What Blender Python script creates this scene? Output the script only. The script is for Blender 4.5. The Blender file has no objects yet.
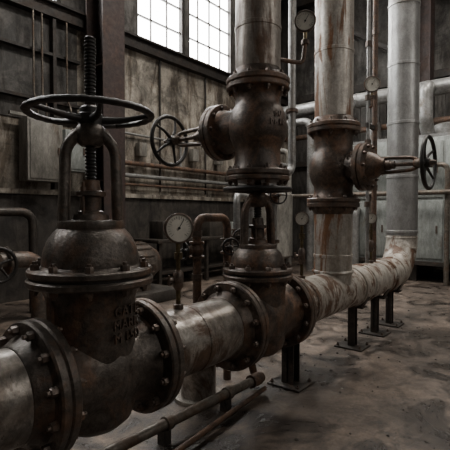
import bpy, bmesh, math, random
from mathutils import Vector, Matrix
random.seed(7)
V=Vector
# ---------------------------------------------------------------- materials
def newmat(name):
    m=bpy.data.materials.new(name); m.use_nodes=True
    nt=m.node_tree; nt.nodes.clear()
    out=nt.nodes.new('ShaderNodeOutputMaterial'); b=nt.nodes.new('ShaderNodeBsdfPrincipled')
    nt.links.new(b.outputs[0],out.inputs[0])
    return m,nt,b
def noise(nt,scale,detail=6,rough=.6,stretch=(1,1,1),dist=0.0,loc=(0,0,0)):
    tc=nt.nodes.new('ShaderNodeTexCoord'); mp=nt.nodes.new('ShaderNodeMapping')
    mp.inputs['Scale'].default_value=stretch; mp.inputs['Location'].default_value=loc
    n=nt.nodes.new('ShaderNodeTexNoise'); n.inputs['Scale'].default_value=scale
    n.inputs['Detail'].default_value=detail; n.inputs['Roughness'].default_value=rough
    n.inputs['Distortion'].default_value=dist
    nt.links.new(tc.outputs['Object'],mp.inputs[0]); nt.links.new(mp.outputs[0],n.inputs['Vector'])
    return n.outputs['Fac']
def ramp(nt,fac,stops):
    r=nt.nodes.new('ShaderNodeValToRGB'); e=r.color_ramp.elements
    while len(e)<len(stops): e.new(.5)
    for i,(p,c) in enumerate(stops):
        e[i].position=p
        e[i].color=(c,c,c,1) if isinstance(c,(int,float)) else (*c,1)
    nt.links.new(fac,r.inputs[0]); return r.outputs[0]
def mix(nt,fac,a,b,mode='MIX'):
    m=nt.nodes.new('ShaderNodeMix'); m.data_type='RGBA'; m.blend_type=mode
    def s(i,v):
        if hasattr(v,'links') or hasattr(v,'is_linked'): nt.links.new(v,m.inputs[i])
        elif isinstance(v,(int,float)): m.inputs[i].default_value=v
        else: m.inputs[i].default_value=(*v,1)
    s(0,fac); s(6,a); s(7,b); return m.outputs[2]
def bump(nt,bs,h,strength,dist=.01):
    n=nt.nodes.new('ShaderNodeBump'); n.inputs['Strength'].default_value=strength; n.inputs['Distance'].default_value=dist
    nt.links.new(h,n.inputs['Height']); nt.links.new(n.outputs[0],bs.inputs['Normal'])
def metal(name,base,dirt,rust,rust_lo=.5,rust_hi=.62,metallic=.6,rough=.42,stretch=(1,1,1),bs=.3,sc=5,grain=60,mot=.65,mst=None):
    m,nt,b=newmat(name)
    n1=noise(nt,sc,8,.68,stretch,.4); n2=noise(nt,sc*.7,8,.7,stretch,.8,(3,7,1)); n3=noise(nt,grain,4,.6)
    n4=noise(nt,sc*4,8,.75,mst or stretch,.5,(1,9,4))
    c=mix(nt,ramp(nt,n1,[(.38,0),(.6,1)]),base,dirt)
    f=ramp(nt,n2,[(rust_lo,0),(rust_hi,1)])
    c=mix(nt,f,c,rust)
    c=mix(nt,mot,c,ramp(nt,n4,[(.38,.35),(.6,1.0)]),'MULTIPLY')
    c=mix(nt,.4,c,ramp(nt,n3,[(.3,.4),(.7,1.0)]),'MULTIPLY')
    nt.links.new(c,b.inputs['Base Color'])
    mt=ramp(nt,f,[(0,metallic),(1,metallic*.25)]); nt.links.new(mt,b.inputs['Metallic'])
    rr=mix(nt,f,(rough,)*3,(min(rough+.3,.9),)*3)
    rr=mix(nt,.5,rr,ramp(nt,n4,[(.3,min(1,rough*1.5)),(.7,rough*.6)]))
    nt.links.new(rr,b.inputs['Roughness'])
    bump(nt,b,mix(nt,.4,n3,n4),bs,.006)
    return m
def plain(name,c,rough=.6,metallic=0,emit=0):
    m,nt,b=newmat(name)
    n=noise(nt,9,6,.7)
    nt.links.new(mix(nt,.6,c,ramp(nt,n,[(.3,.45),(.7,1.0)]),'MULTIPLY'),b.inputs['Base Color'])
    b.inputs['Roughness'].default_value=rough; b.inputs['Metallic'].default_value=metallic
    return m
M={}
M['iron']=metal('cast_iron',(.20,.17,.145),(.10,.084,.072),(.20,.115,.073),.50,.64,.45,.36,sc=6,bs=.7,mot=.75)
M['ironb']=metal('cast_iron_brown',(.18,.14,.112),(.085,.066,.055),(.215,.115,.067),.48,.63,.4,.38,sc=7,bs=.7,mot=.75)
M['black']=metal('black_painted_iron',(.022,.021,.020),(.032,.027,.024),(.06,.04,.03),.56,.72,.2,.45,sc=8,bs=.3)
M['bolt']=metal('bolt_steel',(.23,.18,.15),(.12,.095,.08),(.19,.11,.07),.5,.65,.5,.36,sc=20,bs=.2)
M['pipeA']=metal('worn_steel_pipe',(.58,.54,.49),(.26,.22,.185),(.15,.092,.06),.50,.58,.65,.31,(1.2,.8,.8),.3,4.5,mot=.7)
M['pipeB']=metal('chipped_white_pipe',(.66,.62,.56),(.40,.355,.30),(.16,.09,.055),.50,.56,.25,.42,(1.3,.8,.8),.3,6,mot=.6)
M['colA']=metal('stained_riser',(.50,.46,.41),(.28,.24,.205),(.16,.095,.06),.51,.61,.5,.38,(2.2,2.2,.5),.2,4,mot=.5,mst=(1,1,.8))
M['colB']=metal('rust_streaked_riser',(.66,.62,.565),(.43,.385,.33),(.27,.13,.062),.515,.58,.4,.40,(2.6,2.6,.35),.2,4,mot=.5,mst=(1,1,.8))
M['colC']=metal('galvanised_cladding',(.47,.47,.465),(.34,.335,.325),(.24,.195,.155),.60,.78,.5,.38,(1.2,1.2,.6),.12,3,mot=.4)
M['galv']=metal('galvanised_duct',(.44,.44,.43),(.27,.265,.255),(.16,.12,.085),.56,.70,.5,.38,sc=4,bs=.15,mot=.45)
M['rustpipe']=metal('rusty_small_pipe',(.20,.13,.095),(.10,.07,.055),(.22,.12,.07),.47,.62,.35,.5,sc=12)
M['dpipe']=metal('dull_drain_pipe',(.24,.21,.175),(.13,.11,.09),(.14,.088,.055),.5,.64,.5,.45,sc=7)
M['post']=metal('support_steel',(.09,.076,.064),(.055,.048,.042),(.12,.07,.045),.55,.7,.4,.5,sc=10)
M['brass']=metal('aged_brass',(.30,.24,.13),(.14,.11,.07),(.10,.07,.05),.55,.7,.8,.35,sc=30)
M['col']=metal('column_red_oxide',(.06,.035,.03),(.038,.026,.024),(.08,.043,.03),.5,.7,.1,.6,sc=3)
M['girt']=metal('dark_girt',(.042,.036,.031),(.028,.024,.021),(.06,.038,.026),.5,.7,.1,.6,sc=3)
M['cab']=metal('cabinet_paint',(.41,.44,.42),(.28,.30,.285),(.17,.12,.08),.56,.70,.1,.5,(1.5,1.5,.5),.1,2.5,mot=.55)
M['cabL']=metal('old_grey_enamel',(.34,.325,.29),(.2,.19,.168),(.12,.083,.055),.55,.7,.1,.55,(1.5,1.5,.5),.1,3)
M['face']=plain('gauge_face',(.78,.75,.67),.4)
M['ink']=plain('gauge_ink',(.02,.02,.02),.5)
M['yellow']=plain('yellow_tag',(.55,.42,.08),.5)
M['red']=plain('red_enamel',(.35,.05,.03),.5)
def concrete(name,a,b_,stain,vert=True,blocks=False,bs=.5):
    m,nt,b=newmat(name)
    n1=noise(nt,.55,10,.7,(1,1,.6 if vert else 1),.5); n2=noise(nt,2.2,10,.72,(1.5,1.5,.35) if vert else (1,1,1),.7,(5,1,2))
    n3=noise(nt,25,8,.7); n4=noise(nt,2,10,.78,dist=.7,loc=(8,3,1))
    c=mix(nt,ramp(nt,n1,[(.42,0),(.58,1)]),a,b_)
    c=mix(nt,ramp(nt,n2,[(.45,0),(.57,1)]),c,stain)
    c=mix(nt,.85,c,ramp(nt,n4,[(.40,.22),(.57,1.0)]),'MULTIPLY')
    c=mix(nt,.5,c,ramp(nt,n3,[(.3,.4),(.65,1.0)]),'MULTIPLY')
    if blocks:
        tc=nt.nodes.new('ShaderNodeTexCoord'); mp=nt.nodes.new('ShaderNodeMapping'); mp.inputs['Rotation'].default_value=(math.radians(90),0,0)
        br=nt.nodes.new('ShaderNodeTexBrick'); br.inputs['Scale'].default_value=1
        br.inputs['Brick Width'].default_value=1.35; br.inputs['Row Height'].default_value=.85; br.inputs['Mortar Size'].default_value=.012
        br.inputs['Color1'].default_value=(1,1,1,1); br.inputs['Color2'].default_value=(.88,.88,.88,1); br.inputs['Mortar'].default_value=(.65,.65,.65,1)
        nt.links.new(tc.outputs['Object'],mp.inputs[0]); nt.links.new(mp.outputs[0],br.inputs['Vector'])
        c=mix(nt,.6,c,br.outputs[0],'MULTIPLY')
    nt.links.new(c,b.inputs['Base Color'])
    rr=ramp(nt,n2,[(.35,.5),(.65,.9)]); nt.links.new(rr,b.inputs['Roughness'])
    bump(nt,b,mix(nt,.4,n3,n2),bs,.02)
    return m
M['wall']=concrete('stained_concrete_wall',(.56,.51,.43),(.34,.305,.255),(.15,.12,.09),blocks=True)
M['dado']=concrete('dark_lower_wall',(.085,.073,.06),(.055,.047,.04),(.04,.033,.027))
M['wallD']=concrete('dark_cladding',(.12,.113,.103),(.08,.074,.067),(.05,.044,.038))
M['ceil']=concrete('ceiling_deck',(.05,.05,.05),(.035,.035,.035),(.03,.028,.025))
# floor
m,nt,b=newmat('worn_concrete_floor')
n1=noise(nt,.7,10,.7,dist=.6); n2=noise(nt,1.7,10,.74,dist=1.0,loc=(4,2,0)); n3=noise(nt,45,8,.75); n4=noise(nt,6,10,.8,dist=.5,loc=(1,8,0))
c=mix(nt,ramp(nt,n1,[(.42,0),(.58,1)]),(.235,.18,.14),(.13,.102,.082))
c=mix(nt,ramp(nt,n2,[(.48,0),(.57,1)]),c,(.055,.043,.035))
c=mix(nt,.7,c,ramp(nt,n4,[(.40,.28),(.56,1.0)]),'MULTIPLY')
c=mix(nt,.6,c,ramp(nt,n3,[(.32,.3),(.62,1.0)]),'MULTIPLY')
nt.links.new(c,b.inputs['Base Color']); nt.links.new(ramp(nt,n2,[(.40,.7),(.60,.27)]),b.inputs['Roughness'])
bump(nt,b,mix(nt,.5,n3,n4),.6,.015); M['floor']=m
# window glass (dirty, back-lit sky)
def glassmat(name,st):
    m,nt,b=newmat(name)
    n=noise(nt,2.5,6,.6); c=ramp(nt,n,[(.3,(.82,.82,.80)),(.7,(1,1,.98))])
    b.inputs['Base Color'].default_value=(.6,.62,.62,1); nt.links.new(c,b.inputs['Emission Color']); b.inputs['Emission Strength'].default_value=st
    return m
M['glass']=glassmat('backlit_dirty_glass',26.0)
M['glass2']=glassmat('unseen_window_glow',15.0)  # weaker glow for the unseen left windows added for their light

# ---------------------------------------------------------------- builder
class B:
    def __init__(s,name): s.bm=bmesh.new(); s.name=name; s.mats=[]
    def mi(s,k):
        if k not in s.mats: s.mats.append(k)
        return s.mats.index(k)
    def lathe(s,o,axis,prof,mat,seg=32,cap=True,rot=0,sx=1):
        o=V(o); z=V(axis).normalized(); x=z.orthogonal().normalized()
        if abs(z.z)>.9: x=V((1,0,0))
        elif abs(z.z)<.1: x=V((0,0,1))
        y=z.cross(x).normalized(); mi=s.mi(mat); rings=[]
        for t,r in prof:
            rings.append([s.bm.verts.new(o+z*t+(x*math.cos(a)*r*sx+y*math.sin(a)*r)) for a in [rot+2*math.pi*i/seg for i in range(seg)]])
        for a,b_ in zip(rings,rings[1:]):
            for i in range(seg):
                j=(i+1)%seg; f=s.bm.faces.new((a[i],a[j],b_[j],b_[i])); f.material_index=mi; f.smooth=True
        if cap:
            f=s.bm.faces.new(rings[0][::-1]); f.material_index=mi
            f=s.bm.faces.new(rings[-1]); f.material_index=mi
    def cyl(s,p0,p1,r,mat,seg=24,ch=0):
        p0=V(p0);p1=V(p1);L=(p1-p0).length
        pr=[(0,r-ch),(ch,r),(L-ch,r),(L,r-ch)] if ch else [(0,r),(L,r)]
        s.lathe(p0,p1-p0,pr,mat,seg)
    def box(s,lo,hi,mat,bev=0,rotz=0,piv=None):
        mi=s.mi(mat); lo=V(lo);hi=V(hi)
        r=bmesh.ops.create_cube(s.bm,size=1); vs=r['verts']; c=(lo+hi)/2; d=hi-lo
        for v in vs: v.co=V((v.co.x*d.x,v.co.y*d.y,v.co.z*d.z))+c
        fs=set(f for v in vs for f in v.link_faces)
        for f in fs: f.material_index=mi
        if rotz:
            bmesh.ops.rotate(s.bm,verts=vs,cent=V(piv) if piv else c,matrix=Matrix.Rotation(rotz,3,'Z'))
        if bev:
            es=list(set(e for v in vs for e in v.link_edges))
            bmesh.ops.bevel(s.bm,geom=es,offset=bev,segments=2,affect='EDGES',profile=.5,material=mi)
    def beam(s,p0,p1,w,d,mat):
        p0=V(p0);p1=V(p1);z=(p1-p0).normalized(); x=z.orthogonal().normalized() if abs(z.z)>.95 else z.cross(V((0,0,1))).normalized()
        if abs(z.z)>.95: x=V((1,0,0))
        y=z.cross(x); mi=s.mi(mat); a=[]
        for p in (p0,p1):
            a.append([s.bm.verts.new(p+x*w/2*i+y*d/2*j) for i,j in ((-1,-1),(1,-1),(1,1),(-1,1))])
        for i in range(4):
            j=(i+1)%4; s.bm.faces.new((a[0][i],a[0][j],a[1][j],a[1][i])).material_index=mi
        s.bm.faces.new(a[0][::-1]).material_index=mi; s.bm.faces.new(a[1]).material_index=mi
    def torus(s,o,axis,R,r,mat,seg=48,sub=12,scal=0,n=0,flat=1.0):
        o=V(o); z=V(axis).normalized(); x=V((1,0,0)) if abs(z.z)>.9 else V((0,0,1)); y=z.cross(x).normalized(); mi=s.mi(mat)
        rings=[]
        for i in range(seg):
            a=2*math.pi*i/seg; d=x*math.cos(a)+y*math.sin(a); rr=r*(1+scal*math.cos(n*a))
            rings.append([s.bm.verts.new(o+d*(R+rr*math.cos(b_))+z*rr*flat*math.sin(b_)) for b_ in [2*math.pi*k/sub for k in range(sub)]])
        for i in range(seg):
            A=rings[i];C=rings[(i+1)%seg]
            for k in range(sub):
                l=(k+1)%sub; f=s.bm.faces.new((A[k],C[k],C[l],A[l])); f.material_index=mi; f.smooth=True
    def path(s,pts,r,mat,bend=.08,seg=14,radii=None):
        pts=[V(p) for p in pts]; P=[pts[0]]
        for i in range(1,len(pts)-1):
            a,c,d=pts[i-1],pts[i],pts[i+1]; u=(a-c);w=(d-c); q=min(bend,u.length*.49,w.length*.49); u.normalize(); w.normalize()
            A=c+u*q; D=c+w*q
            for k in range(9):
                t=k/8; P.append(A*(1-t)**2+c*2*t*(1-t)+D*t*t)
        P.append(pts[-1]); mi=s.mi(mat)
        T=[]
        for i in range(len(P)):
            a=P[max(i-1,0)];c=P[min(i+1,len(P)-1)]; T.append((c-a).normalized())
        x=T[0].orthogonal().normalized(); rings=[]
        for i,p in enumerate(P):
            x=(x-T[i]*x.dot(T[i])).normalized(); y=T[i].cross(x)
            rr=r if not radii else radii[0]+(radii[1]-radii[0])*i/(len(P)-1)
            rings.append([s.bm.verts.new(p+(x*math.cos(2*math.pi*k/seg)+y*math.sin(2*math.pi*k/seg))*rr) for k in range(seg)])
        for a,c in zip(rings,rings[1:]):
            for k in range(seg):
                l=(k+1)%seg; f=s.bm.faces.new((a[k],a[l],c[l],c[k])); f.material_index=mi; f.smooth=True
        s.bm.faces.new(rings[0][::-1]).material_index=mi; s.bm.faces.new(rings[-1]).material_index=mi
    def bolts(s,o,axis,bc,n,r,out,back,mat='bolt',off=0):
        o=V(o); z=V(axis).normalized(); x=V((1,0,0)) if abs(z.z)>.9 else V((0,0,1)); y=z.cross(x).normalized()
        for i in range(n):
            a=off+2*math.pi*(i+.5)/n; p=o+(x*math.cos(a)+y*math.sin(a))*bc
            s.lathe(p,z,[(0,r),(out*.8,r),(out,r*.8)],mat,6,rot=random.random())
            s.lathe(p+z*out,z,[(0,r*.5),(out*.5,r*.5)],mat,8)
            if back:
                q=p-z*back
                s.lathe(q,-z,[(0,r),(out*.8,r),(out,r*.8)],mat,6,rot=random.random())
                s.lathe(q-z*out,-z,[(0,r*.5),(out*.4,r*.5)],mat,8)
    def disc(s,o,axis,r,t,mat,seg=56,ch=.008):
        s.lathe(o,axis,[(0,r-ch),(ch,r),(t-ch,r),(t,r-ch)],mat,seg)
    def done(s,sharp=40):
        bmesh.ops.recalc_face_normals(s.bm,faces=s.bm.faces)
        me=bpy.data.meshes.new(s.name); s.bm.to_mesh(me); s.bm.free()
        for k in s.mats: me.materials.append(M[k])
        for p in me.polygons: p.use_smooth=True
        try: me.set_sharp_from_angle(angle=math.radians(sharp))
        except Exception: pass
        o=bpy.data.objects.new(s.name,me); bpy.context.collection.objects.link(o); return o

def wheel(b,c,axis,R,r,mat='black',spokes=5,dish=.05,off=0,scal=.0,n=0,flat=1.0):
    c=V(c); z=V(axis).normalized(); x=V((1,0,0)) if abs(z.z)>.9 else V((0,0,1)); y=z.cross(x).normalized()
    b.torus(c,z,R-r,r,mat,96,12,scal,n,flat)
    hub=c-z*dish
    b.lathe(hub-z*.035,z,[(0,R*.16),(.01,R*.19),(.06,R*.19),(.075,R*.14)],mat,24)
    b.lathe(hub+z*.04,z,[(0,R*.10),(.03,R*.10),(.034,R*.085)],'bolt',6)
    for i in range(spokes):
        a=off+2*math.pi*i/spokes; d=x*math.cos(a)+y*math.sin(a); t=-x*math.sin(a)+y*math.cos(a)
        b.path([hub+d*R*.12,hub+d*R*.45+t*R*.05+z*dish*.1,c+d*(R-r)*1.0],r*.75,mat,R*.3,10,radii=(r*.9,r*.6))
def thread(b,p0,L,r,mat,pitch=.017):
    n=int(L/pitch); pr=[(0,r*.75)]
    for i in range(n): pr+= [(i*pitch+pitch*.2,r*.75),(i*pitch+pitch*.45,r),(i*pitch+pitch*.7,r),(i*pitch+pitch,r*.75)]
    b.lathe(p0,(0,0,1),pr,mat,20)

HP=.66; R=.2
X=V((1,0,0)); 
# ---------------------------------------------------------------- main pipeline
def weldneck(b,s,sgn,mat,fr=.30,fmat='iron'):
    b.disc((s,0,HP),(sgn,0,0),fr,.045,fmat)
    b.lathe((s+sgn*.045,0,HP),(sgn,0,0),[(0,.24),(.04,.215),(.06,.206),(.065,.2)],fmat,48)
b=B('process_pipeline')
b.lathe((-3.98,0,HP),X,[(0,R),(4.0,R)],'pipeA',64)
weldneck(b,.06,-1,'pipeA')
for sx in (-.32,): b.lathe((sx,0,HP),X,[(0,R),(.004,.205),(.03,.205),(.034,R)],'pipeA',64,cap=False)
b.lathe((.70,0,HP),X,[(0,R),(.70,R)],'pipeA',64)
for sx in (1.0,): b.lathe((sx,0,HP),X,[(0,R),(.004,.204),(.014,.204),(.018,R)],'pipeA',64,cap=False)
weldneck(b,.645,1,'pipeA'); weldneck(b,1.43,-1,'pipeA',fmat='ironb')
weldneck(b,2.09,1,'pipeB',fmat='ironb')
b.lathe((2.12,0,HP),X,[(0,R),(2.66,R)],'pipeB',64)
for sx in (2.35,3.42,3.70,4.40,4.72): b.lathe((sx,0,HP),X,[(0,R),(.006,.213),(.05,.213),(.056,R)],'pipeB',64,cap=False)
b.bolts((.015,0,HP),(-1,0,0),.262,12,.021,.028,0)
b.bolts((.69,0,HP),(1,0,0),.262,12,.021,.028,0)
b.bolts((1.385,0,HP),(-1,0,0),.262,12,.021,.028,0)
b.bolts((2.135,0,HP),(1,0,0),.262,12,.021,.028,0)
# elbow
EX=5.23; ER=.47
P=[(4.76,0,HP)]+[(EX-ER+ER*math.sin(a),0,HP+ER-ER*math.cos(a)) for a in [math.pi/2*i/16 for i in range(1,17)]]
b.path(P,R,'pipeB',.0001,48)
for i in (0,4,8,12,15):
    a=math.pi/2*(i+.5)/16; o=(EX-ER+ER*math.sin(a),0,HP+ER-ER*math.cos(a)); b.torus(o,(math.cos(a),0,math.sin(a)),R,.008,'pipeB',48,6)
b.done()
b=B('galvanised_riser_pipe')
b.lathe((EX,0,HP+ER+.002),(0,0,1),[(0,R),(7.3,R)],'colC',64)
for h in (1.16,1.9,2.62,3.4,4.2): b.lathe((EX,0,h),(0,0,1),[(0,R),(.005,.208),(.035,.208),(.04,R)],'colC',64,cap=False)
b.done()
# ---------------------------------------------------------------- gate valves
def gate(name,s,hf,wheel_h,stem_top,flx0,flx1,bonR,dome_h,yk,mat,stemr=.027,body=.205):
    b=B(name)
    L=flx1-flx0
    b.lathe((flx0+.05,0,HP),X,[(0,.235),(.05,.208),(L*.3,.218),(L*.5-.05,.235),(L*.7-.1,.218),(L-.15,.208),(L-.1,.235)],mat,56)
    b.disc((flx0,0,HP),X,.30,.045,mat); b.disc((flx1-.045,0,HP),X,.30,.045,mat)
    b.bolts((flx0+.045,0,HP),X,.262,12,.021,.026,0); b.bolts((flx1-.045,0,HP),-X,.262,12,.021,.026,0)
    b.lathe((s,0,HP-.28),(0,0,1),[(0,.08),(.02,.14),(.06,.185),(.12,.205),(.28,.21),(.28+(hf-HP)*.6,body),(.28+(hf-HP)*.85,body*1.02),(.28+(hf-HP)*.96,body*1.12),(.28+hf-HP,body*1.22)],mat,56)
    for sg in (-1,1): b.box((s+sg*body*.98-.02,-.018,HP+.1),(s+sg*body*.98+.02,.018,hf),mat)
    t=.036
    b.disc((s,0,hf),(0,0,1),bonR,t,mat); b.disc((s,0,hf+t+.010),(0,0,1),bonR*.985,t,mat)
    b.lathe((s,0,hf+t-.004),(0,0,1),[(0,bonR*.95),(.018,bonR*.95)],'black',48)
    b.bolts((s,0,hf+2*t+.01),(0,0,1),bonR*.87,10,.021,.026,2*t+.01)
    z0=hf+2*t+.01; rd=bonR*.77
    pr=[(0,rd*1.06),(.012,rd*1.01)]+[(.012+dome_h*math.sin(a),rd*math.cos(a)**.75) for a in [i*math.pi/2/12 for i in range(0,11)]]
    pr.append((dome_h*1.03,bonR*.3)); pr+=[(dome_h*1.03+.03,bonR*.27)]
    b.lathe((s,0,z0),(0,0,1),pr,mat,56)
    zt=z0+dome_h
    b.lathe((s,0,zt),(0,0,1),[(0,.062),(.05,.062),(.055,.048),(.12,.048),(.125,.07),(.145,.07),(.15,.045),(.2,.04)],mat,32)
    for sg in (-1,1):
        b.cyl((s+.055*sg,.02*sg,zt),(s+.055*sg,.02*sg,zt+.19),.008,'bolt',10); b.lathe((s+.055*sg,.02*sg,zt+.145),(0,0,1),[(0,.015),(.02,.015)],'bolt',6)
    ztop=wheel_h-.06
    d=V((math.cos(yk),math.sin(yk),0)); e=V((-d.y,d.x,0))
    for sg in (-1,1):
        q=lambda w,h,o_=0:V((s,0,0))+d*sg*w+e*o_+V((0,0,h))
        for o_ in (-.014,.014):
            b.path([q(bonR*.42,zt-.05,o_*1.6),q(bonR*.41,zt+.08,o_*1.4),q(bonR*.385,ztop-.07,o_),q(.04,ztop-.0,o_)],.026*bonR/.3,mat,.07,14)
        b.path([q(bonR*.48,zt-.05),q(bonR*.465,zt+.06),q(bonR*.43,ztop-.09),q(.07,ztop+.0)],.015,mat,.09,10)
    b.lathe((s,0,ztop-.07),(0,0,1),[(0,.045),(.02,.065),(.07,.072),(.09,.065),(.11,.05)],mat,32)
    b.lathe((s,0,zt-.035),(0,0,1),[(0,bonR*.52),(.015,bonR*.54),(.04,bonR*.52),(.045,bonR*.3)],mat,32)
    thread(b,(s,0,zt+.1),stem_top-zt-.1,stemr,'black')
    return b
b=gate('gate_valve',.345,1.085,1.875,2.27,.06,.645,.295,.215,math.radians(-35),'iron')
wheel(b,(.345,0,1.90),(0,0,1),.305,.021,'black',5,.03,.5,.07,28,.7)
b.lathe((.345,0,1.875),(0,0,1),[(0,.05),(.05,.05),(.06,.038)],'black',24)
gv=b.done()
def text(parent,body,loc,size,rz,mat):
    c=bpy.data.curves.new('casting_text','FONT'); c.body=body; c.size=size; c.extrude=.005; c.align_x='CENTER'; c.space_line=.95
    o=bpy.data.objects.new('casting_text',c); bpy.context.collection.objects.link(o)
    o.location=loc; o.rotation_euler=(math.radians(90),0,rz); c.materials.append(M[mat]); o.parent=parent
text(gv,'GATE\nMARK\nM 150',(.39,-.208,.955),.064,math.radians(10),'bolt')
b=gate('gate_valve',1.76,.945,1.60,1.655,1.43,2.09,.262,.165,math.radians(-30),'ironb',stemr=.03)
wheel(b,(1.76,0,1.60),(0,0,1),.255,.017,'black',5,.015,.3)
b.done()
# ---------------------------------------------------------------- inline globe valves with risers
def globe(name,s,z0,z1,fr,pr_,br,hc,dirn,Lf,Lw,wr,bf,mat):
    b=B(name); U=(0,0,1); t=.042
    b.disc((s,0,z0),U,fr,t,mat); b.disc((s,0,z1-t),U,fr,t,mat)
    H=z1-z0; pts=[(t,pr_*1.12),(t+.03,pr_*1.02)]
    c=hc-z0
    for i in range(13):
        a=-math.pi/2*.78+math.pi*.78*i/12; pts.append((c+br*1.02*math.sin(a),max(pr_*.98,br*math.cos(a)**.75)))
    pts+=[(H-t-.03,pr_*1.02),(H-t,pr_*1.12)]
    b.lathe((s,0,z0),U,pts,mat,56)
    b.bolts((s,0,z0+t),U,fr*.87,10,.018,.022,0); b.bolts((s,0,z1-t),(0,0,-1),fr*.87,10,.018,.022,0)
    D=V((0,dirn,0)); o=V((s,0,hc))
    b.lathe(o,D,[(.05,bf*.72),(Lf-.08,bf*.72),(Lf-.04,bf*.8),(Lf-.035,bf*.98),(Lf-.03,bf),(Lf+.005,bf),(Lf+.01,bf*.95),(Lf+.014,bf*.95),(Lf+.018,bf),(Lf+.05,bf),(Lf+.055,bf*.96),(Lf+.06,bf*.62),(Lf+.12,bf*.5),(Lf+.17,bf*.32),(Lf+.2,bf*.3)],mat,48)
    b.bolts(o+D*(Lf+.055),D,bf*.86,10,.016,.02,.085)
    for sg in (-1,1):
        q=lambda l,w:o+D*l+V((0,0,w*sg))
        b.path([q(Lf+.1,bf*.30),q(Lf+.2,bf*.30),q(Lw-.13,bf*.24),q(Lw-.07,.02)],.016,mat,.06,12)
    b.lathe(o+D*(Lw-.12),D,[(0,.03),(.015,.04),(.07,.04),(.08,.03)],mat,24)
    b.lathe(o+D*(Lf+.2),D,[(0,.045),(.04,.045),(.045,.035),(.08,.035)],'bolt',24)
    b.lathe(o+D*(Lf+.2),D,[(0,.018),(Lw-Lf-.2+.06,.018)],'bolt',16)
    wheel(b,o+D*Lw,D,wr,.017,'black',5,.03,.3)
    return b
b=globe('globe_valve',1.76,1.70,2.36,.232,.17,.215,2.055,1,.34,.925,.225,.215,'ironb')
b.disc((1.76,0,1.66),(0,0,1),.232,.038,'ironb')
b.bolts((1.76,0,1.66),(0,0,-1),.232*.87,10,.018,.02,0)
g2=b.done(); text(g2,'50\nM-16',(1.70,-.210,2.10),.06,math.radians(-25),'bolt')
b=globe('globe_valve',3.05,1.53,2.24,.25,.185,.235,1.855,-1,.30,.86,.235,.22,'ironb')
g3=b.done(); text(g3,'6 12\nGAV',(2.90,-.19,1.90),.065,math.radians(-40),'bolt')
b=B('stained_riser_pipe')
b.disc((1.76,0,2.361),(0,0,1),.234,.042,'ironb'); b.lathe((1.76,0,2.40),(0,0,1),[(0,.2),(.03,.18),(.05,.17),(.07,.166)],'ironb',48)
b.lathe((1.76,0,2.40),(0,0,1),[(0,.165),(6.0,.165)],'colA',56)
b.bolts((1.76,0,2.403),(0,0,1),.232*.87,10,.018,.022,0)
for h in (2.75,3.6): b.lathe((1.76,0,h),(0,0,1),[(0,.165),(.004,.17),(.03,.17),(.034,.165)],'colA',56,cap=False)
b.path([(1.82,-.13,2.54),(2.01,-.235,2.54),(2.03,-.24,2.69)],.016,'rustpipe',.05)
b.done()
b=B('rust_streaked_riser_pipe')
b.lathe((3.05,0,2.29),(0,0,1),[(0,.182),(6.1,.182)],'colB',56)
b.disc((3.05,0,2.241),(0,0,1),.25,.045,'ironb'); b.lathe((3.05,0,2.286),(0,0,1),[(0,.215),(.04,.195),(.06,.183)],'ironb',48); b.bolts((3.05,0,2.286),(0,0,1),.218,10,.018,.022,0)
b.lathe((3.05,0,HP+.05),(0,0,1),[(0,.182),(1.48-HP-.05,.182)],'colB',56)
b.disc((3.05,0,1.484),(0,0,1),.25,.045,'ironb'); b.lathe((3.05,0,1.42),(0,0,1),[(0,.184),(.03,.195),(.06,.215)],'ironb',48); b.bolts((3.05,0,1.484),(0,0,-1),.218,10,.018,.022,0)
b.torus((3.05,0,HP+.205),(0,0,1),.185,.016,'colB',48,8)
for h in (2.95,1.0): b.lathe((3.05,0,h),(0,0,1),[(0,.182),(.004,.188),(.03,.188),(.034,.182)],'colB',56,cap=False)
b.done()
# ---------------------------------------------------------------- gauges
def gauge(s,y,zb,zc,r,face=(-.5,-.86,0),valve=True,pr=.014):
    b=B('pressure_gauge'); f=V(face).normalized(); c=V((s,y,zc)); side=f.cross(V((0,0,1))).normalized()
    b.cyl((s,y,zb),(s,y,zc-r*.8),pr,'brass',14)
    b.lathe((s,y,zb-.005),(0,0,1),[(0,pr*2.2),(.03,pr*2.2),(.035,pr*1.4)],'bolt',6)
    h=zc-r-zb
    if valve:
        b.lathe((s,y,zb+h*.28),(0,0,1),[(0,pr*1.3),(h*.05,pr*2.2),(h*.25,pr*2.2),(h*.3,pr*1.3)],'bolt',16)
        q=V((s,y,zb+h*.43)); b.cyl(q,q+side*pr*4,pr*.8,'bolt',10); b.beam(q+side*pr*4+V((0,0,.03)),q+side*pr*4-V((0,0,.03)),.012,.012,'bolt')
        b.lathe((s,y,zb+h*.75),(0,0,1),[(0,pr*1.8),(h*.1,pr*1.8)],'brass',6)
    b.lathe(c-f*r*.28,f,[(0,r*.9),(r*.06,r),(r*.42,r),(r*.46,r*1.07),(r*.56,r*1.07),(r*.6,r*1.0),(r*.6,r*.93)],'bolt',40,cap=False)
    b.lathe(c-f*r*.28,f,[(0,r*.9),(.001,r*.9)],'bolt',40)
    b.lathe(c+f*r*.2,f,[(0,r*.95),(.002,r*.95)],'face',40)
    o=c+f*(r*.2+.004)
    for i in range(21):
        a=math.radians(-45+270*i/20); d=side*math.cos(a)+V((0,0,1))*math.sin(a); l=.16 if i%5 else .26
        b.beam(o+d*r*.82,o+d*r*(.82-l),r*.035,.001,'ink')
    a=math.radians(120); d=side*math.cos(a)+V((0,0,1))*math.sin(a); b.beam(o-d*r*.2,o+d*r*.7,r*.06,.002,'ink'); b.lathe(o,f,[(0,r*.09),(.005,r*.09)],'ink',16)
    return b.done()
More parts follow.
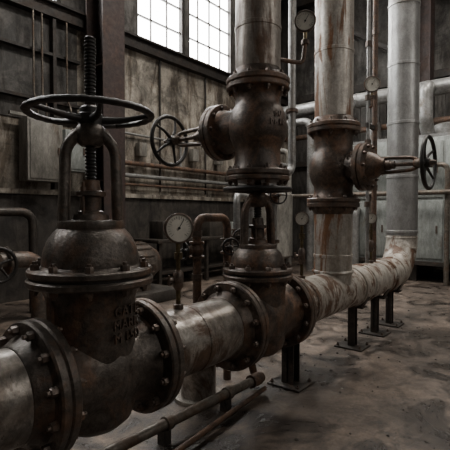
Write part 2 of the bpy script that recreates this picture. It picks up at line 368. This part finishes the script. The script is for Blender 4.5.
gauge(.934,0,.86,1.337,.085,(-.45,-.9,0))
gauge(2.03,-.24,2.69,2.85,.075,(-.9,-.45,0),False)
gauge(2.43,0,.86,1.38,.058,(-.85,-.5,0))
gauge(4.02,-.02,.86,1.37,.06,(-.9,-.4,0))
b=B('instrument_riser')
b.path([(3.95,0,.85),(3.95,0,8.4)],.02,'galv'); b.path([(4.16,0,.85),(4.16,0,8.4)],.03,'rustpipe')
for h in (1.5,2.2,2.7,3.3): b.lathe((3.95,0,h),(0,0,1),[(0,.035),(.06,.035)],'bolt',6); b.lathe((4.16,0,h+.2),(0,0,1),[(0,.04),(.06,.04)],'bolt',8)
b.beam((3.9,0,2.42),(4.22,0,2.42),.03,.05,'post')
b.path([(3.95,0,2.62),(3.95,-.04,2.62),(3.95,-.04,2.72)],.014,'rustpipe',.03)
b.done()
gauge(3.95,-.04,2.72,2.87,.085,(-.9,-.45,0),False)
# ---------------------------------------------------------------- supports
def support(s,w=.09,y=0):
    b=B('pipe_support')
    b.box((s-.13,-.15,0),(s+.13,.15,.018),'post',.004)
    b.box((s-w/2,-w/2,.018),(s-w/2+.012,w/2,.43),'post'); b.box((s+w/2-.012,-w/2,.018),(s+w/2,w/2,.43),'post'); b.box((s-w/2,-.006,.018),(s+w/2,.006,.43),'post')
    b.box((s-.06,-.13,.43),(s+.06,.13,.45),'post',.003)
    for sg in (-1,1):
        b.beam((s,sg*.10,.445),(s,sg*.165,.55),.10,.016,'post')
        for sx in (-1,1): b.lathe((s+sx*.10,sg*.12,.018),(0,0,1),[(0,.014),(.018,.014),(.018,.008),(.03,.008)],'bolt',6)
    return b.done()
support(2.25,.11)
for s in (3.55,4.22,4.75): support(s,.075)
support(-.6)
# ---------------------------------------------------------------- small floor pipes, stub, U pipe
b=B('drain_pipe')
def old(Xo,Zo,h): return ((Xo+.863)*.6277+(Zo-1.81)*.7785, -(Xo+.863)*.7785+(Zo-1.81)*.6277, h)
p0=old(-.95,1.95,.12); p1=old(.20,3.30,.12)
b.path([p0,p1,(p1[0]+.03,p1[1]+.0,.12)],.034,'dpipe',.03,20)
for t in (.12,.5,.83):
    a=V(p0).lerp(V(p1),t); d=(V(p1)-V(p0)).normalized(); b.lathe(a,d,[(0,.038),(.005,.046),(.05,.046),(.055,.038)],'dpipe',20)
    b.box((a.x-.03,a.y-.03,0),(a.x+.03,a.y+.03,.09),'post')
b.lathe(V(p1),V(p1)-V(p0),[(0,.05),(.1,.05),(.1,.04),(.14,.04)],'rustpipe',20)
q0=V(p0)+V((.35,-.25,-.075)); q1=V(p1)+V((.12,-.05,-.075)); b.path([q0,q1],.018,'rustpipe')
b.done()
b=B('vertical_drain_stub')
b.lathe((1.57,.42,0),(0,0,1),[(0,.19),(.03,.19),(.031,.135),(.40,.135),(.401,.19),(.44,.19),(.441,.1),(.46,.08)],'pipeA',40)
b.bolts((1.57,.42,.44),(0,0,1),.165,8,.014,.02,.0)
b.path([(1.66,.36,.25),(1.95,.2,.25),(1.99,.17,.05)],.03,'rustpipe',.05)
b.done()
def smallvalve(b,x,y,z,axis,r,mat='ironb',wd=(-.6,-.8,0),wr=.075):
    a=V(axis).normalized(); o=V((x,y,z)); L=r*4
    b.lathe(o-a*L/2,a,[(0,r*1.9),(.015,r*1.9),(.016,r*1.2),(L*.35,r*1.5),(L*.5,r*1.75),(L*.65,r*1.5),(L-.016,r*1.2),(L-.015,r*1.9),(L,r*1.9)],mat,20)
    w=V(wd).normalized(); b.lathe(o,w,[(0,r*1.1),(r*2.2,r*1.0),(r*2.3,r*.5),(r*4,r*.35)],mat,14); wheel(b,o+w*r*4,w,wr,.009,'black',4,.004)
b=B('bypass_pipe_loop')
b.path([(1.62,.48,0),(1.62,.48,1.39),(2.0,.48,1.39),(2.0,.48,0)],.034,'rustpipe',.1,18)
for h in (.9,1.24): b.lathe((1.62,.48,h),(0,0,1),[(0,.043),(.05,.043)],'bolt',8)
smallvalve(b,1.62,.48,1.14,(0,0,1),.032,'rustpipe',wd=(-1,.2,0)); smallvalve(b,2.0,.48,1.15,(0,0,1),.032,'ironb')
b.path([(2.0,.48,.9),(2.25,.55,.9),(2.25,.55,0)],.028,'rustpipe',.06)
b.done()
b=B('bypass_pipe_loop')
b.path([(3.15,.75,0),(3.15,.75,1.9),(3.55,.75,1.9),(3.55,.75,8.4)],.045,'galv',.12,16)
b.path([(2.85,.7,0),(2.85,.7,1.25),(3.15,.75,1.25)],.04,'rustpipe',.1,16)
b.path([(2.62,.85,0),(2.62,.85,1.62),(3.5,1.3,1.62),(3.5,1.3,0)],.035,'galv',.1,16)
smallvalve(b,2.85,.7,.95,(0,0,1),.036); smallvalve(b,2.62,.85,1.2,(0,0,1),.034); smallvalve(b,3.15,.75,1.62,(0,0,1),.04,wr=.1)
for h in (.7,1.1,2.6): b.lathe((3.15 if h<2 else 3.55,.75,h),(0,0,1),[(0,.07),(.04,.07)],'ironb',20)
b.box((2.5,.55,0),(3.65,1.4,.06),'post',.01)
b.done()

# ---------------------------------------------------------------- room shell
XA,XB,YA,YB,ZC=-4.0,11.3,-6.0,5.28,8.5
b=B('floor'); b.box((XA-.3,YA-.3,-.1),(XB+.3,YB+.3,0),'floor'); b.done()
sky=[(2.2,4.8,.1,.95),(6.2,9.2,-2.6,-.9),(5.2,8.4,3.4,4.6)]   # overhead key opening, then two unseen ones added to brighten boiler and wall
b=B('ceiling')
xs=sorted(set([XA-.3,XB+.3]+[v for r_ in sky for v in r_[:2]]))
for xa,xb in zip(xs,xs[1:]):
    cuts=sorted([(r_[2],r_[3]) for r_ in sky if r_[0]<=xa+1e-6 and r_[1]>=xb-1e-6]); y=YA-.3
    for (c0,c1) in cuts: b.box((xa,y,ZC),(xb,c0,ZC+.1),'ceil'); y=c1
    b.box((xa,y,ZC),(xb,YB+.3,ZC+.1),'ceil')
b.done()
for (x0,x1,y0,y1) in sky:
    b=B('unseen_roof_frame')  # frames the out-of-view key opening and the two added fill openings
    b.box((x0-.08,y0-.08,ZC-.06),(x0,y1+.08,ZC),'girt'); b.box((x1,y0-.08,ZC-.06),(x1+.08,y1+.08,ZC),'girt')
    b.box((x0,y0-.08,ZC-.06),(x1,y0,ZC),'girt'); b.box((x0,y1,ZC-.06),(x1,y1+.08,ZC),'girt')
    b.done()
wins=[(-3.0,-.2),(.3,3.3),(5.0,6.42),(6.56,8.25)]; H0,H1=5.05,7.9  # first pair is out of view, added to light the pipes from upper left
b=B('wall_left')
b.box((XA-.3,YB,0),(XB+.3,YB+.3,H0),'wall'); b.box((XA-.3,YB,H1),(XB+.3,YB+.3,ZC),'wallD')
xs=[XA-.3]+[v for w in wins for v in w]+[XB+.3]
for i in range(0,len(xs),2): b.box((xs[i],YB,H0),(xs[i+1],YB+.3,H1),'wallD')
b.done()
k=0
for (x0,x1) in wins:
    k+=1; b=B('unseen_fill_window_%d'%k)
    b.box((x0,YB+.14,H0),(x1,YB+.16,H1),'glass' if x0>4 else 'glass2')
    for a in ((x0,x0+.06),(x1-.06,x1)): b.box((a[0],YB+.02,H0),(a[1],YB+.13,H1),'girt')
    for z in (H0,H1-.06): b.box((x0+.06,YB+.02,z),(x1-.06,YB+.13,z+.06),'girt')
    n=max(3,round((x1-x0)/.42))
    for i in range(1,n): xx=x0+(x1-x0)*i/n; b.box((xx-.014,YB+.08,H0+.06),(xx+.014,YB+.12,H1-.06),'girt')
    nz=5
    for i in range(1,nz): zz=H0+(H1-H0)*i/nz; b.box((x0+.06,YB+.07,zz-.016),(x1-.06,YB+.125,zz+.016),'girt')
    b.done()
b=B('wall_back'); b.box((XB,YA-.3,0),(XB+.3,YB,ZC),'wallD'); b.done()
b=B('wall_near'); b.box((XA-.3,YA-.3,0),(XA,YB,ZC),'wallD'); b.done()
rw=[(-2.5,1.0),(2.5,6.0)]; G0,G1=3.2,6.6  # unseen openings added to let fill reach the camera-facing sides
b=B('wall_right')
b.box((XA-.3,YA-.3,0),(XB+.3,YA,G0),'wallD'); b.box((XA-.3,YA-.3,G1),(XB+.3,YA,ZC),'wallD')
xs=[XA-.3]+[v for w in rw for v in w]+[XB+.3]
for i in range(0,len(xs),2): b.box((xs[i],YA-.3,G0),(xs[i+1],YA,G1),'wallD')
b.done()
for (x0,x1) in rw:
    k+=1; b=B('unseen_fill_window_%d'%k)  # bars of the added, out-of-view fill openings
    for i in range(0,9): xx=x0+(x1-x0)*i/8; b.box((xx-.015,YA-.15,G0),(xx+.015,YA-.1,G1),'girt')
    for i in range(0,7): zz=G0+(G1-G0)*i/6; b.box((x0,YA-.16,zz-.015),(x1,YA-.09,zz+.015),'girt')
    b.done()
# trims
b=B('trim_1'); b.box((XA,YB-.16,4.78),(XB,YB,4.98),'girt'); b.box((XA,YB-.24,4.98),(XB,YB,5.02),'girt'); b.done()
b=B('trim_2'); b.box((XB-.16,YA,4.9),(XB,YB-.25,5.1),'girt'); b.box((XB-.16,YA,2.9),(XB,YB-.25,3.05),'girt')
for i in range(60): yy=YA+.1+i*.185; b.box((XB-.05,yy,3.06),(XB-.001,yy+.05,4.89),'wallD')
b.done()
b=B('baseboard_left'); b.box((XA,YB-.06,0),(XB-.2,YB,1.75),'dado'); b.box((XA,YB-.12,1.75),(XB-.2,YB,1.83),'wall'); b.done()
def ibeam(name,x,y,w,d,h0,h1):
    b=B(name); t=.03
    b.box((x-w/2,y-d/2,h0),(x+w/2,y-d/2+t,h1),'col'); b.box((x-w/2,y+d/2-t,h0),(x+w/2,y+d/2,h1),'col'); b.box((x-t/2,y-d/2+t,h0),(x+t/2,y+d/2-t,h1),'col')
    b.box((x-w/2-.1,y-d/2-.1,0),(x+w/2+.1,y+d/2+.1,.04),'col')
    for z in (.04,2.0,4.0): b.box((x-w/2,y-d/2+t,z),(x+w/2,y+d/2-t,z+.03),'col')
    return b.done()
ibeam('steel_column',3.85,4.75,.46,.5,0,ZC)
ibeam('steel_column',8.75,4.75,.46,.5,0,ZC)
ibeam('steel_column',10.95,1.2,.4,.4,0,ZC)
b=B('roof_brace')
b.beam((11.1,1.5,7.8),(11.1,-1.6,4.9),.14,.14,'galv'); b.beam((11.1,4.5,7.6),(11.1,1.3,5.3),.12,.12,'girt')
b.beam((11.0,5,7.9),(11.0,-5.5,7.9),.2,.3,'girt'); b.done()
b=B('roof_truss')
for xx in (.9,5.6): b.beam((xx,YA+.05,8.2),(xx,YB-.3,8.2),.2,.3,'girt')
b.done()
# left wall clutter
b=B('wall_frame_grid')
for xx in (2.1,3.1): b.box((xx-.03,YB-.14,1.85),(xx+.03,YB-.02,4.76),'girt')
for zz in (3.35,4.15): b.box((1.2,YB-.13,zz-.025),(3.6,YB-.03,zz+.025),'girt')
b.box((1.0,YB-.02,3.0),(3.6,YB-.001,4.77),'wallD')
b.done()
b=B('electrical_cabinet')
for (x0,x1,z0,z1,m_) in ((2.45,3.05,1.95,2.95,'cabL'),(3.10,3.52,2.15,2.85,'cab')):
    b.box((x0,YB-.45,z0),(x1,YB-.15,z1),m_,.012); b.box((x0+.04,YB-.465,z0+.04),(x1-.04,YB-.45,z1-.04),m_,.004)
    b.box((x1-.10,YB-.49,(z0+z1)/2-.06),(x1-.07,YB-.465,(z0+z1)/2+.06),'bolt')
b.box((3.32,YB-.48,2.62),(3.42,YB-.465,2.74),'red')
b.box((2.3,YB-.2,3.0),(3.62,YB-.145,3.05),'cabL')
for xx in (2.7,2.85,3.3): b.path([(xx,YB-.3,2.84),(xx,YB-.3,3.25),(xx,YB-.18,3.4),(xx,YB-.18,4.75)],.018,'dpipe',.08)
b.done()
b=B('wall_conduit')
for i,(h,y,r_) in enumerate(((2.02,.1,.03),(2.20,.12,.045),(2.45,.12,.05),(3.05,.08,.025))): b.path([(4.15,YB-y,h),(10.8,YB-y,h)] if i!=3 else [(4.2,YB-y,h),(6.2,YB-y,h),(6.2,YB-y,2.5)],r_,'galv' if i%2 else 'rustpipe',.08,10)
for xx in (4.55,5.6,7.1): b.path([(xx,YB-.05,1.9),(xx,YB-.05,4.76)],.022,'girt',.08,10)
for xx,z in ((5.0,2.75),(6.6,2.8),(7.5,2.8)): b.box((xx-.1,YB-.2,z-.14),(xx+.1,YB-.06,z+.14),'cabL',.006)
b.box((4.28,YB-.04,2.60),(4.40,YB-.001,2.95),'yellow'); b.box((4.28,YB-.04,3.12),(4.38,YB-.001,3.24),'red')
b.done()
b=B('low_service_pipe')
b.path([(-3.98,3.75,.83),(2.05,3.75,.83),(2.05,3.75,0)],.11,'iron',.25,24)
b.path([(-3.98,4.2,1.45),(2.2,4.2,1.45),(2.2,4.2,0)],.06,'post',.2,18)
b.lathe((1.32,3.75,.83),(0,-1,0),[(0,.13),(.16,.13),(.165,.18),(.2,.18),(.205,.07),(.3,.05)],'iron',28); b.cyl((1.32,3.5,.83),(1.32,3.3,.83),.015,'bolt',10)
wheel(b,(1.32,3.3,.83),(-.25,-1,0),.22,.02,'black',5,.02)
for sx in (1.1,1.6): b.disc((sx,3.75,.83),X,.18,.04,'iron')
for sx in (-2,.4): b.box((sx-.04,3.68,0),(sx+.04,3.82,.74),'post')
b.done()
b=B('pump_unit')
b.box((2.5,3.3,0),(4.3,4.2,.18),'dado',.02)
b.lathe((2.65,3.75,.62),X,[(0,.2),(.03,.3),(.2,.32),(.25,.24),(.5,.2),(.52,.3),(.6,.33),(1.2,.33),(1.25,.3),(1.4,.22),(1.45,.1)],'iron',40)
for i in range(16):
    a=2*math.pi*i/16; b.beam((3.26,3.75+.34*math.cos(a),.62+.34*math.sin(a)),(3.83,3.75+.34*math.cos(a),.62+.34*math.sin(a)),.02,.02,'iron')
b.box((2.75,3.5,.18),(3.0,4.0,.4),'iron'); b.box((3.3,3.5,.18),(3.8,4.0,.34),'iron'); b.lathe((2.78,3.75,.85),(0,0,1),[(0,.1),(.3,.1),(.3,.17),(.35,.17),(.351,.09),(.9,.09)],'iron',28)
b.done()
b=B('workbench')
b.box((4.6,4.2,.86),(7.6,4.95,.93),'post',.01); b.box((4.7,4.3,.25),(7.5,4.9,.29),'post')
for xx in (4.7,6.05,7.45):
    for yy in (4.28,4.88): b.box((xx-.035,yy-.035,0),(xx+.035,yy+.035,.86),'post')
for (x0,w,h,m_) in ((4.9,.4,.35,'dado'),(5.5,.3,.25,'cabL'),(6.3,.6,.42,'dado'),(7.1,.3,.3,'cab')):
    b.box((x0,4.4,.93),(x0+w,4.8,.93+h),m_,.01)
b.done()
# ---------------------------------------------------------------- boiler / cabinet on right
b=B('boiler_unit')
x0,x1,y0,y1,z0,z1=8.7,10.3,-.9,2.55,.42,3.0
b.box((x0,y0,z0),(x1,y1,z1),'cab',.02)
ys=[y0+.06,.2,1.3,y1-.06]
for a,c in zip(ys,ys[1:]):
    for (p,q) in ((z0+.08,1.7),(1.76,z1-.08)):
        b.box((x0-.03,a+.03,p),(x0,c-.03,q),'cab',.008); b.box((x0-.06,a+.12,(p+q)/2-.08),(x0-.03,a+.15,(p+q)/2+.08),'bolt')
b.box((x0+.02,y0+.02,z1),(x1-.02,y1-.02,z1+.07),'galv')
for yy in (y0+.15,.8,y1-.15):
    for xx in (x0+.12,x1-.12): b.box((xx-.06,yy-.06,0),(xx+.06,yy+.06,z0),'post')
b.box((x0-.12,y0,.36),(x0,y1,.44),'post')
b.lathe((9.4,1.9,z1+.07),(0,0,1),[(0,.25),(.04,.25),(.05,.16),(.5,.16)],'galv',32); b.lathe((9.4,.3,z1+.07),(0,0,1),[(0,.3),(.25,.3),(.3,.2),(.32,.1)],'galv',32)
b.path([(x0-.05,1.6,.7),(x0-.25,1.6,.7),(x0-.25,1.6,2.4),(x0-.25,.1,2.4),(x0-.25,.1,.0)],.05,'dpipe',.15,14)
b.path([(x0-.2,2.3,0),(x0-.2,2.3,3.6),(x0+.5,2.3,4.1)],.06,'galv',.15,14)
b.path([(x0-.15,2.0,0),(x0-.15,2.0,1.5),(x0+.05,2.0,1.5)],.09,'galv',.15,14)
b.path([(x0-.35,4.6,1.85),(x0-.35,-.2,1.85),(x0-.35,-.2,0)],.05,'dpipe'); smallvalve(b,x0-.35,.9,1.85,(0,1,0),.055,wd=(-1,-.2,0),wr=.14); smallvalve(b,x0-.35,-.2,1.2,(0,0,1),.055,wd=(-1,-.2,0),wr=.14)
b.box((x0-.39,1.17,0),(x0-.31,1.23,1.8),'post')
b.done()
b=B('overhead_pipe_run')
b.path([(9.2,5.2,4.13),(9.2,-5.9,4.13)],.17,'galv',.3,32)
for yy in (4.3,3.2,2.2,1.0,0,-1.2): b.lathe((9.2,yy,4.13),(0,1,0),[(0,.17),(.005,.185),(.05,.185),(.055,.17)],'galv',32,cap=False)
b.path([(9.2,.6,4.1),(8.8,.6,4.1),(8.8,.6,3.3),(9.1,.6,3.08)],.14,'galv',.25,24)
b.path([(9.6,5.2,3.5),(9.6,-5.9,3.5)],.07,'rustpipe',.2,20)
b.path([(8.9,5.2,3.75),(8.9,3.3,3.75),(8.9,3.3,0)],.10,'galv',.25,20)
b.path([(8.5,5.1,3.0),(8.5,3.7,3.0),(8.5,3.7,0)],.07,'cabL',.2,18)
for yy in (4.0,-2.5): b.box((9.1,yy-.03,4.3),(9.3,yy+.03,ZC),'girt')
b.done()
b=B('storage_tank')
b.lathe((7.6,3.6,.35),(0,0,1),[(0,.1),(.03,.35),(.12,.46),(1.5,.46),(1.6,.36),(1.64,.1)],'cabL',40)
for i in range(3):
    a=2*math.pi*i/3+.4; b.beam((7.6+.36*math.cos(a),3.6+.36*math.sin(a),0),(7.6+.36*math.cos(a),3.6+.36*math.sin(a),.5),.06,.06,'post')
b.path([(7.6,3.6,1.95),(7.6,3.6,2.6),(8.4,3.65,2.6)],.05,'galv',.15)
b.done()
# floor debris
b=B('floor_debris')
for i in range(700):
    x=random.uniform(-.5,7); y=random.uniform(-3.2,3.0); r=random.choice([.004,.006,.008,.012])*random.uniform(.7,1.4)
    b.lathe((x,y,0),(0,0,1),[(0,r),(r*.5,r*.8),(r*.8,r*.3)],'dado' if i%3 else 'cabL',6,rot=random.random()*3)
b.done()
# ---------------------------------------------------------------- lights
def area(name,loc,rot,sx,sy,p,col):
    l=bpy.data.lights.new(name,'AREA'); l.shape='RECTANGLE'; l.size=sx; l.size_y=sy; l.energy=p; l.color=col
    o=bpy.data.objects.new(name,l); o.location=loc; o.rotation_euler=rot; bpy.context.collection.objects.link(o); return o
warm=(1,.945,.87)
area('unseen_right_fill_1',(-.75,YA-.5,4.9),(math.radians(70),0,0),3.5,3.4,42,(1,.93,.84))  # added fill light from the camera side, outside the unseen right openings
area('unseen_right_fill_2',(4.25,YA-.5,4.9),(math.radians(70),0,0),3.5,3.4,80,(1,.93,.84))  # second added camera-side fill, stronger
P_=[520,300,140]
for (x0,x1,y0,y1),p in zip(sky,P_):
    area('unseen_overhead_light',((x0+x1)/2,(y0+y1)/2,ZC+.12),(0,0,0),x1-x0,y1-y0,p,warm)  # overhead key first; the other two are added fills
w=bpy.data.worlds.new('World'); bpy.context.scene.world=w; w.use_nodes=True
w.node_tree.nodes['Background'].inputs[0].default_value=(.8,.83,.85,1); w.node_tree.nodes['Background'].inputs[1].default_value=.5
# ---------------------------------------------------------------- camera
cd=bpy.data.cameras.new('Camera'); cd.sensor_width=36; cd.lens=430/450*36; cd.clip_start=.05
cam=bpy.data.objects.new('Camera',cd); bpy.context.collection.objects.link(cam)
cam.location=(-.867,-1.808,1.42)
d=V((.7785,.6277,-math.tan(math.radians(1.465)))); cam.rotation_euler=d.to_track_quat('-Z','Y').to_euler()
bpy.context.scene.camera=cam
